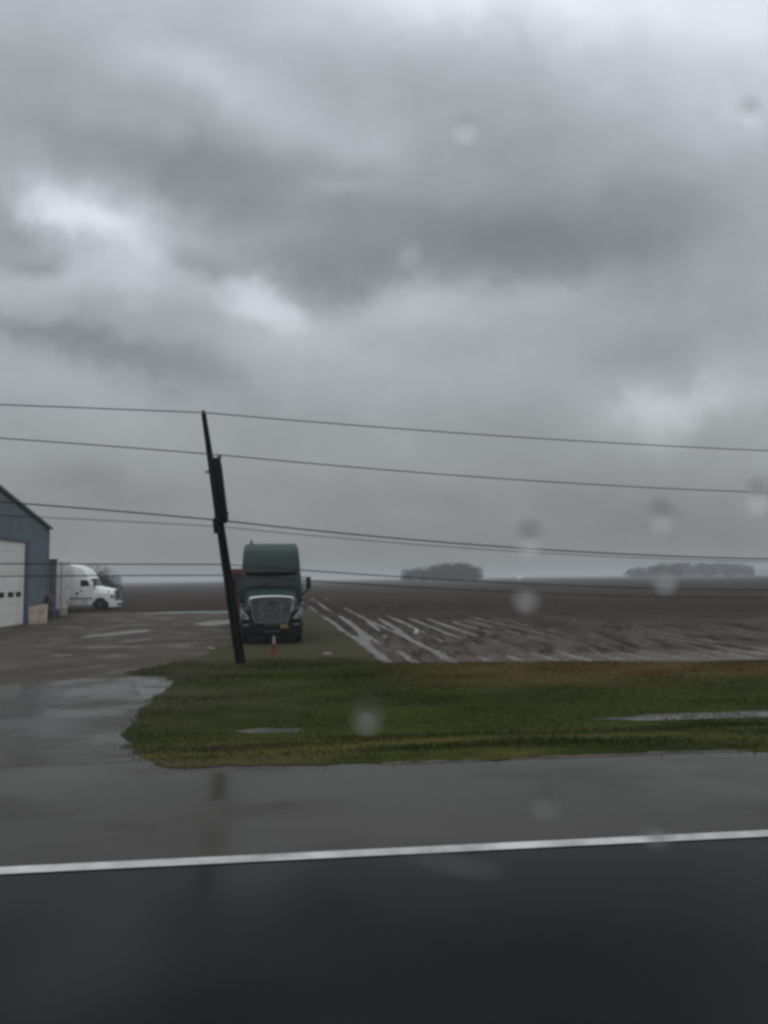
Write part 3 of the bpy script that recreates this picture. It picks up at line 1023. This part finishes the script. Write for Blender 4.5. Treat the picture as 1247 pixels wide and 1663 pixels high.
    ah = CAM_H + ray(85, 909).z / ray(85, 909).y * (P0 + D * a1).y + .4
    return t, D, O, P0, along, height, s_c


bld, BD, BO, BP, b_along, b_height, B_SC = make_building()

# lower blue-grey annex just past the corner (its face looks to the road)
pa, pb = place(64, 50.5), place(92.5, 50.5)
ann = thing('annex', 'low slate blue shed standing just past the corner of the workshop', 'shed', pb, R(23.5))
wdt = (pb - pa).length
ah = (CAM_H + ray(85, 910).z / ray(85, 910).y * 50.5) + .4
aw = MB()
x = 0.0
while x < wdt - .01:
    e = min(x + .25, wdt)
    aw.box(-e + .06, -x, -.025, 0, 0, ah)
    x = e
aw.box(-wdt, 0, .001, 3.2, 0, ah - .01)
aw.build('wall', M['blue_metal'], ann, smooth=0)
MB().box(-wdt - .1, .05, -.12, 3.4, ah + .003, ah + .08).build('roof', M['roof_metal'], ann)

# white trailer whose end shows past the annex
pw = place(112.5, 54.5)
wtr = thing('cargo_trailer', 'tall dirty white box trailer standing end on beside the slate blue shed', 'trailer', pw, R(22))
wh = (CAM_H + ray(100, 909).z / ray(100, 909).y * 54.5) + .4
MB().box(-2.5, 0, .06, 11, .95, wh).build('trailer_body', M['trailer_white'], wtr, bevel=.03)
for a, b_ in ((-2.46, -1.26), (-1.24, -.04)):
    dr_ = MB().box(a, b_, 0, .055, .55, wh - .08).build('rear_door', M['trailer_white'], wtr, bevel=.012)
    MB().box((a + b_) / 2 + .12, (a + b_) / 2 + .16, -.03, -.003, .6, wh - .15).build('lock_rod', M['dull_chrome'], dr_)
    for zz in (1.0, 2.0, 3.0):
        MB().box(b_ - .14, b_, -.02, -.002, zz, zz + .1).build('hinge', M['dull_chrome'], dr_)
MB().box(-2.3, -.2, .1, .2, .42, .52).box(-2.0, -1.9, .1, .2, .52, .94).box(-.6, -.5, .1, .2, .52, .94).build('rear_guard', M['trailer_white'], wtr)
for x in (-2.2, -.32):
    MB().box(x - .26, x + .26, .75, .77, .06, .9).build('mud_flap', M['trailer_white'], wtr)
    for y in (1.5, 2.75):
        w_ = MB().lathe_x([(-.26, .3), (-.26, .47), (-.22, .52), (.22, .52), (.26, .47), (.26, .3)], x, y, .52).build('wheel', M['rubber'], wtr)
        MB().lathe_x([(-.22, .29), (.22, .29)], x, y, .52).build('rim', M['dull_chrome'], w_)
MB().box(-1.8, -.6, 1.2, 10, .55, .94).build('chassis', M['black_plastic'], wtr)


# ------------------------------------------------------------------ boards and tank leaning by the building corner
def board(px0, px1, py0, py1, dist, label, lean, rz):
    p = place((px0 + px1) / 2, dist)
    wd = (px1 - px0) / F_PX * dist
    ht = (py1 - py0) / F_PX * dist
    o = MB().box(-wd / 2, wd / 2, 0, .025, 0, ht / math.cos(R(lean))).build('plywood_board', M['plywood'], None, bevel=.004)
    o.location = p
    o.rotation_euler = (R(-lean), R(-8), R(rz))
    return tag(o, label, 'board', 'boards leaning by the workshop corner')


board(50, 62, 984, 1013, 44.6, 'narrow weathered plywood board leaning left of the wider board', 14, 6)
board(60, 79, 981, 1012, 45.0, 'wider pale plywood board leaning at the workshop corner', 16, -4)
pt = place(82, 48.5)
tk = thing('steel_tank', 'dark maroon upright steel tank beside the leaning plywood boards', 'tank', pt)
MB().lathe_z([(.12, .02), (.12, .22), (.18, .25), (.6, .25), (.62, .262), (.66, .262), (.68, .25), (1.1, .25), (1.12, .262), (1.16, .262), (1.18, .25), (1.5, .25), (1.58, .2), (1.62, .08), (1.63, .01)], 0, 0).build('tank_shell', M['maroon'], tk)
MB().lathe_z([(1.62, .04), (1.70, .04), (1.71, .01)], 0, 0).build('valve', M['dull_chrome'], tk)
for a in range(3):
    MB().tube([(.19 * math.cos(a * 2.1), .19 * math.sin(a * 2.1), .2), (.22 * math.cos(a * 2.1), .22 * math.sin(a * 2.1), 0)], .02).build('leg', M['maroon'], tk)

# ------------------------------------------------------------------ traffic cone in front of the truck
pc = gpoint(445, 1064)
cn = thing('traffic_cone', 'small orange red traffic cone with pale tip in front of the green truck', 'cone', pc)
MB().box(-.13, .13, -.13, .13, 0, .03).build('base', M['cone_red'], cn, bevel=.012)
MB().lathe_z([(.031, .105), (.2, .082), (.38, .058)], 0, 0).build('cone_body', M['cone_red'], cn)
MB().lathe_z([(.381, .060), (.52, .044)], 0, 0).build('reflective_band', M['cone_white'], cn)
MB().lathe_z([(.521, .040), (.60, .028), (.61, .015)], 0, 0).build('tip', M['cone_white'], cn)

# scraps and rubble lying about
def scrap(name, label, cat, px, py, sx, sy, sz, mt, grp=None):
    p = gpoint(px, py)
    bm = bmesh.new()
    bmesh.ops.create_icosphere(bm, subdivisions=3, radius=1)
    for v_ in bm.verts:
        d = noise.noise_vector(v_.co * 1.7 + Vector((px, py, 0)))
        v_.co = v_.co + d * .45
        v_.co.x *= sx
        v_.co.y *= sy
        v_.co.z = max(-.1, v_.co.z) * sz
    me_ = bpy.data.meshes.new(name)
    bm.to_mesh(me_)
    bm.free()
    me_.materials.append(mt)
    o = bpy.data.objects.new(name, me_)
    COL.objects.link(o)
    o.location = (p.x, p.y, p.z + .02)
    return tag(o, label, cat, grp)


scrap('litter', 'small white scrap lying in the wet field rows', 'litter', 676, 1030, .10, .1, .2, M['litter'])
scrap('stone', 'flat pinkish stone left of the green truck on the grass edge', 'stone', 343, 1055, .16, .12, .06, M['pink_litter'])
scrap('stone', 'pinkish flat stone between the green truck and the field', 'stone', 532, 1064, .17, .12, .06, M['pink_litter'])


# ------------------------------------------------------------------ leaning utility pole, transformer, wires
def on_plane(px, py, plane_p, plane_n):
    d = ray(px, py)
    t = (plane_p - Vector((0, 0, CAM_H))).dot(plane_n) / d.dot(plane_n)
    return Vector((0, 0, CAM_H)) + d * t


PB = gpoint(391, 1077)
PLA = R(14)
PN = Vector((-math.sin(PLA), math.cos(PLA), 0))
PT = Vector((math.cos(PLA), math.sin(PLA), 0))
PTOP = on_plane(331, 672, PB, PN)
print('pole', PB, PTOP)
pole_dir = (PTOP - PB).normalized()
pole_len = (PTOP - PB).length


def make_pole(loc, label):
    t = thing('utility_pole', label, 'utility pole', loc, PLA)
    loc_dir = Vector((pole_dir.dot(PT), 0, pole_dir.z)).normalized()
    def at(f, dx_=0, dy_=0):
        p = loc_dir * (pole_len * f)
        return (p.x + dx_, p.y + dy_, p.z)
    MB().tube([at(-.03), at(.3), at(.6), at(.82), at(1.0)], [.150, .135, .115, .09, .07], 16).build('shaft', M['wood'], t)
    return t, at


def f_on_pole(py):
    return (1077 - py) / 405.0


pole, at = make_pole(PB, 'dark leaning wooden utility pole with transformer in front of the green truck')
# the long can beside the shaft
def f_pt(py, dx_=0.0, dy_=0.0):
    return at(f_on_pole(py), dx_, dy_)


can = MB().tube([f_pt(852, .10, -.12), f_pt(848, .10, -.12), f_pt(760, .13, -.12), f_pt(749, .13, -.12), f_pt(745, .13, -.12)], [.10, .155, .165, .15, .06], 20).build('transformer', M['dark_metal'], pole)
MB().tube([f_pt(752, .22, -.12), f_pt(746, .25, -.12), f_pt(741, .27, -.12)], [.05, .065, .05], 12).build('bushing', M['ceramic'], can)
MB().tube([f_pt(748, .08, -.16), f_pt(742, .06, -.16)], [.04, .03], 10).build('bushing', M['ceramic'], can)
for py in (768, 835):
    MB().tube([f_pt(py, -.20 if py == 768 else -.1, -.02), f_pt(py, .30, -.02)], .03, 8).build('bracket', M['dark_metal'], pole)
MB().tube([f_pt(868, -.12, -.1), f_pt(845, -.10, -.1), f_pt(842, -.10, -.1)], [.10, .10, .05], 12).build('splice_box', M['dark_metal'], pole)
MB().tube([f_pt(674), f_pt(668), f_pt(666)], [.05, .06, .04], 10).build('top_insulator', M['ceramic'], pole)
MB().tube([f_pt(940, .02, -.15), f_pt(1070, .0, -.16)], .03, 8).build('conduit', M['dark_metal'], pole)

SPAN = 46.0
# wires: photo pixel at the left edge, at the pole, at the right edge
WIRES = [
    ((0, 657), (331, 670), (1247, 732), .013, 'top wire running to the pole top above everything else'),
    ((0, 713), (366, 741), (1247, 801), .013, 'second wire from the top, meeting the top of the transformer'),
    ((30, 818), (360, 846), (1247, 908), .017, 'third wire from the top, thick, below the transformer'),
    ((70, 841), (360, 856), (1247, 912), .009, 'faint thin wire just under the third wire'),
    ((0, 916), (378, 917), (1247, 958), .014, 'upper of the two low cables crossing in front of the green truck'),
    ((0, 936), (380, 934), (1247, 971), .014, 'lower of the two low cables, level with the truck windscreen'),
]
for (l_, c_, r_, rad, lab) in WIRES:
    PC = on_plane(*c_, PB, PN)
    pl, pr = on_plane(*l_, PB, PN), on_plane(*r_, PB, PN)
    ul, ur = (pl - PC).dot(PT), (pr - PC).dot(PT)
    pts = []
    # each side: a parabola through the pole and the frame edge that comes back up to the next pole
    for sgn, ue, pe in ((-1, ul, pl), (1, ur, pr)):
        zl = pe.z - PC.z
        L = SPAN * sgn
        zend = 0.0
        # z = a*s + b*s^2 ; z(ue)=zl ; z(L)=zend
        b_ = (zl / ue - zend / L) / (ue - L)
        a_ = zl / ue - b_ * ue
        seg = [(sgn * SPAN * i / 40) for i in range(41)]
        q_ = [PC + PT * s + Vector((0, 0, a_ * s + b_ * s * s)) - PN * (.16 if c_[1] > 740 else 0.0) for s in seg]
        pts = (q_[::-1][:-1] + pts) if sgn < 0 else pts + q_
    o = MB().tube(pts, rad * 1.25, 6).build('overhead_wire', M['cable'])
    tag(o, lab, 'wire', 'overhead wires strung along the road')


# ------------------------------------------------------------------ distant trees
def make_tree(label, group, seed, h, rx, loc, dense=900, leaf=.55):
    rng = random.Random(seed)
    t = thing('tree', label, 'tree', loc, 0, group)
    tr_ = MB().tube([(0, 0, -.3), (.1, 0, h * .3), (-.1, .1, h * .6), (0, 0, h * .85)], [.32, .25, .16, .05], 8)
    for i in range(9):
        a = rng.uniform(0, math.tau)
        z0 = h * rng.uniform(.2, .6)
        tr_.tube([(0, 0, z0), (math.cos(a) * rx * .4, math.sin(a) * rx * .4, z0 + h * .14), (math.cos(a) * rx * .75, math.sin(a) * rx * .75, z0 + h * .22)], [.12, .08, .03], 5)
    tr_.build('trunk', M['bark'], t)
    cr_ = MB()
    lobes = [(rng.gauss(0, rx * .4), rng.gauss(0, rx * .4), h * rng.uniform(.25, .78), rx * rng.uniform(.32, .55)) for _ in range(11)] + [(0, 0, h * .62, rx * .75), (0, 0, h * .36, rx * .8)]
    for _ in range(dense):
        lx, ly, lz, lr = rng.choice(lobes)
        d = Vector((rng.gauss(0, 1), rng.gauss(0, 1), rng.gauss(0, .8))).normalized() * lr * rng.uniform(.55, 1.08)
        c_ = Vector((lx, ly, lz)) + d
        if c_.z < .2 or c_.z > h:
            continue
        a = Vector((rng.gauss(0, 1), rng.gauss(0, 1), rng.gauss(0, 1))).normalized() * leaf * rng.uniform(.4, 1.0)
        b_ = a.cross(Vector((rng.gauss(0, 1), rng.gauss(0, 1), rng.gauss(0, 1)))).normalized() * leaf * rng.uniform(.3, .7)
        cr_.add([c_ - a, c_ + b_, c_ + a, c_ - b_], [(0, 1, 2, 3)])
    cr_.build('crown', M['leaf'], t, smooth=0)
    return t


def wood(label, group, d, spec, seed):
    protos = []
    rng = random.Random(seed)
    for i, (px, top) in enumerate(spec):
        dist = d + rng.uniform(-12, 12)
        p = place(px, dist)
        hh = (939 - (px - 623) * .0127 - top - 2.0) / F_PX * dist + CAM_H + .4
        if len(protos) < 3:
            t = make_tree(label, group, seed + i, 10.0, 6.2, p, 1500, .45)
            protos.append(t)
        else:
            t = copy_tree(protos[i % 3])
            t.location = p
        t.rotation_euler = (0, 0, rng.uniform(0, 6.28))
        s = hh / 10.0
        t.scale = (s * 1.05, s * 1.05, s)


wood('tree in the small dark dome shaped wood right of the green truck', 'trees of the small dome shaped wood', 400,
     [(663, 921), (673, 919), (683, 922), (692, 921), (703, 917), (713, 914), (722, 912), (731, 911), (741, 911), (750, 912), (759, 914), (767, 917), (772, 920), (736, 914), (716, 917), (752, 915)], 11)
wood('tree in the long hazy wood at the right end of the horizon', 'trees of the long hazy wood', 600,
     [(1024, 922), (1034, 919), (1045, 918), (1056, 917), (1068, 915), (1080, 914), (1092, 912), (1105, 909), (1118, 912), (1130, 912), (1142, 911), (1154, 911), (1166, 911), (1178, 911), (1190, 911), (1201, 912), (1211, 915), (1218, 919), (1098, 914), (1148, 913), (1184, 913), (1062, 918)], 31)
wood('tree in the faintest strip of wood at the far right edge', 'trees of the faint far strip', 1500,
     [(1225, 921), (1233, 922), (1241, 921), (1249, 922), (1257, 922), (1265, 921), (1273, 922), (1281, 921)], 51)
ta = place(147, 118)
make_tree('dark round tree directly behind the roof of the white truck', None, 71, 5.1, 3.7, ta, 12000, .085)
tb = place(170, 126)
make_tree('lower dark tree showing above the hood of the white truck', None, 72, 3.4, 2.6, tb, 9000, .085)

# white farmhouse, a speck on the horizon
ph = place(844, 560)
fh = thing('farmhouse', 'tiny white farmhouse on the horizon between the two woods', 'house', ph, R(10))
fh.scale = (.62, .62, .62)
MB().box(-2.2, 2.2, 0, 4, 0, 2.7).build('wall', M['far_white'], fh)
MB().prism([(-2.4, -.3, 2.703), (2.4, -.3, 2.703), (2.4, 2, 4.0), (-2.4, 2, 4.0)], [(-2.4, 4.3, 2.703), (2.4, 4.3, 2.703), (2.4, 2.01, 4.0), (-2.4, 2.01, 4.0)]).build('roof', M['far_white'], fh)
MB().box(-.5, .5, -.04, -.01, 0, 2.0).build('door', M['blue_metal'], fh)

# ------------------------------------------------------------------ rain haze
hz = MB().box(-5300, 5300, -460, 5800, -1.6, 15.0).build('haze', None, None, smooth=0) if False else None
hm_ = bpy.data.materials.new('rain_haze')
hm_.use_nodes = True
ht = hm_.node_tree
ht.nodes.clear()
pv = ht.nodes.new('ShaderNodeVolumePrincipled')
pv.inputs['Color'].default_value = (.80, .825, .83, 1)
pv.inputs['Density'].default_value = .00095
pv.inputs['Anisotropy'].default_value = .2
oo = ht.nodes.new('ShaderNodeOutputMaterial')
ht.links.new(pv.outputs[0], oo.inputs['Volume'])
hz = MB().box(-5300, 5300, -900, 6300, -1.6, 15.0).build('haze', hm_, None, smooth=0)
hz['kind'] = 'stuff'
hz['label'] = 'pale rain haze hanging over the fields'
hz['category'] = 'haze'

# ------------------------------------------------------------------ rain on the car's side window
# The photograph is taken through a wet side window about 13 cm from the lens: each drop is a real
# cap of water standing on the outer face of that window (a vertical plane along the road).
WIN = .13
DROPS = [
    ((755, 205), 1.9, 'blurred raindrop high in the sky, bright below and grey above'),
    ((1218, 178), 2.0, 'blurred raindrop near the upper right edge of the sky'),
    ((860, 872), 2.1, 'blurred raindrop on the third wire, dark cap over a pale lower half'),
    ((1075, 838), 1.9, 'blurred raindrop just above the third wire over the long hazy wood'),
    ((1232, 803), 2.1, 'blurred raindrop at the right edge where the second wire ends'),
    ((1080, 938), 1.6, 'small blurred raindrop in front of the foot of the long hazy wood'),
    ((854, 968), 1.6, 'small blurred raindrop on the brown field below the farmhouse'),
    ((596, 1158), 2.0, 'blurred raindrop in front of the grass verge'),
    ((886, 1300), 1.7, 'blurred raindrop in front of the grey shoulder'),
    ((1068, 1346), 1.8, 'blurred raindrop crossing the white edge line'),
    ((664, 408), 1.7, 'faint blurred raindrop in the dark middle of the clouds'),
]
M['raindrop'] = bpy.data.materials.new('clear_rain_water')
M['raindrop'].use_nodes = True
n, b = nodes_of(M['raindrop'])
b.inputs['Base Color'].default_value = (1, 1, 1, 1)
b.inputs['Roughness'].default_value = 0.0
b.inputs['IOR'].default_value = 1.333
b.inputs['Transmission Weight'].default_value = 1.0
for i, ((px, py), r_mm, lab) in enumerate(DROPS):
    d = ray(px, py)
    p = Vector((0, 0, CAM_H)) + d * (WIN / d.dot(N))
    r = r_mm * .001
    rng = random.Random(i)
    loops = []
    for k in range(9):
        f = k / 8
        rr = r * math.sqrt(max(0.0, 1 - f * f)) if k < 8 else r * .02
        loops.append([p + T * (rr * math.cos(a) * rng_x) + Vector((0, 0, 1)) * (rr * math.sin(a) * (1.15 if math.sin(a) < 0 else 1.0)) + N * (f * r * (.44 if py < 420 else .5))
                      for rng_x in [1.0 - .1 * (i % 3)] for a in [2 * math.pi * q_ / 28 for q_ in range(28)]])
    o = MB().loft(loops).build('raindrop', M['raindrop'], None, smooth=60)
    tag(o, lab, 'raindrop', 'raindrops on the car side window')

# one drop has run sideways and left a thin streak of water on the window
d0_, d1_ = ray(652, 1376), ray(818, 1413)
q0, q1 = Vector((0, 0, CAM_H)) + d0_ * (WIN / d0_.dot(N)), Vector((0, 0, CAM_H)) + d1_ * (WIN / d1_.dot(N))
ax = (q1 - q0).normalized()
up = N.cross(ax) * -1.0
loops = []
for k in range(17):
    f = k / 16
    wd = .00075 * (math.sin(math.pi * min(1, f * 1.02 + .01)) ** .6 + .03) * (.6 + .6 * f)
    c0 = q0.lerp(q1, f) + Vector((0, 0, -.0006 * math.sin(math.pi * f)))
    loops.append([c0 + up * (wd * math.cos(a)) + N * (wd * .5 * math.sin(a)) for a in [math.pi * q_ / 10 for q_ in range(11)]])
o = MB().loft(loops).build('water_streak', M['raindrop'], None, smooth=60)
tag(o, 'thin blurred water streak just below the middle of the white edge line', 'water streak')
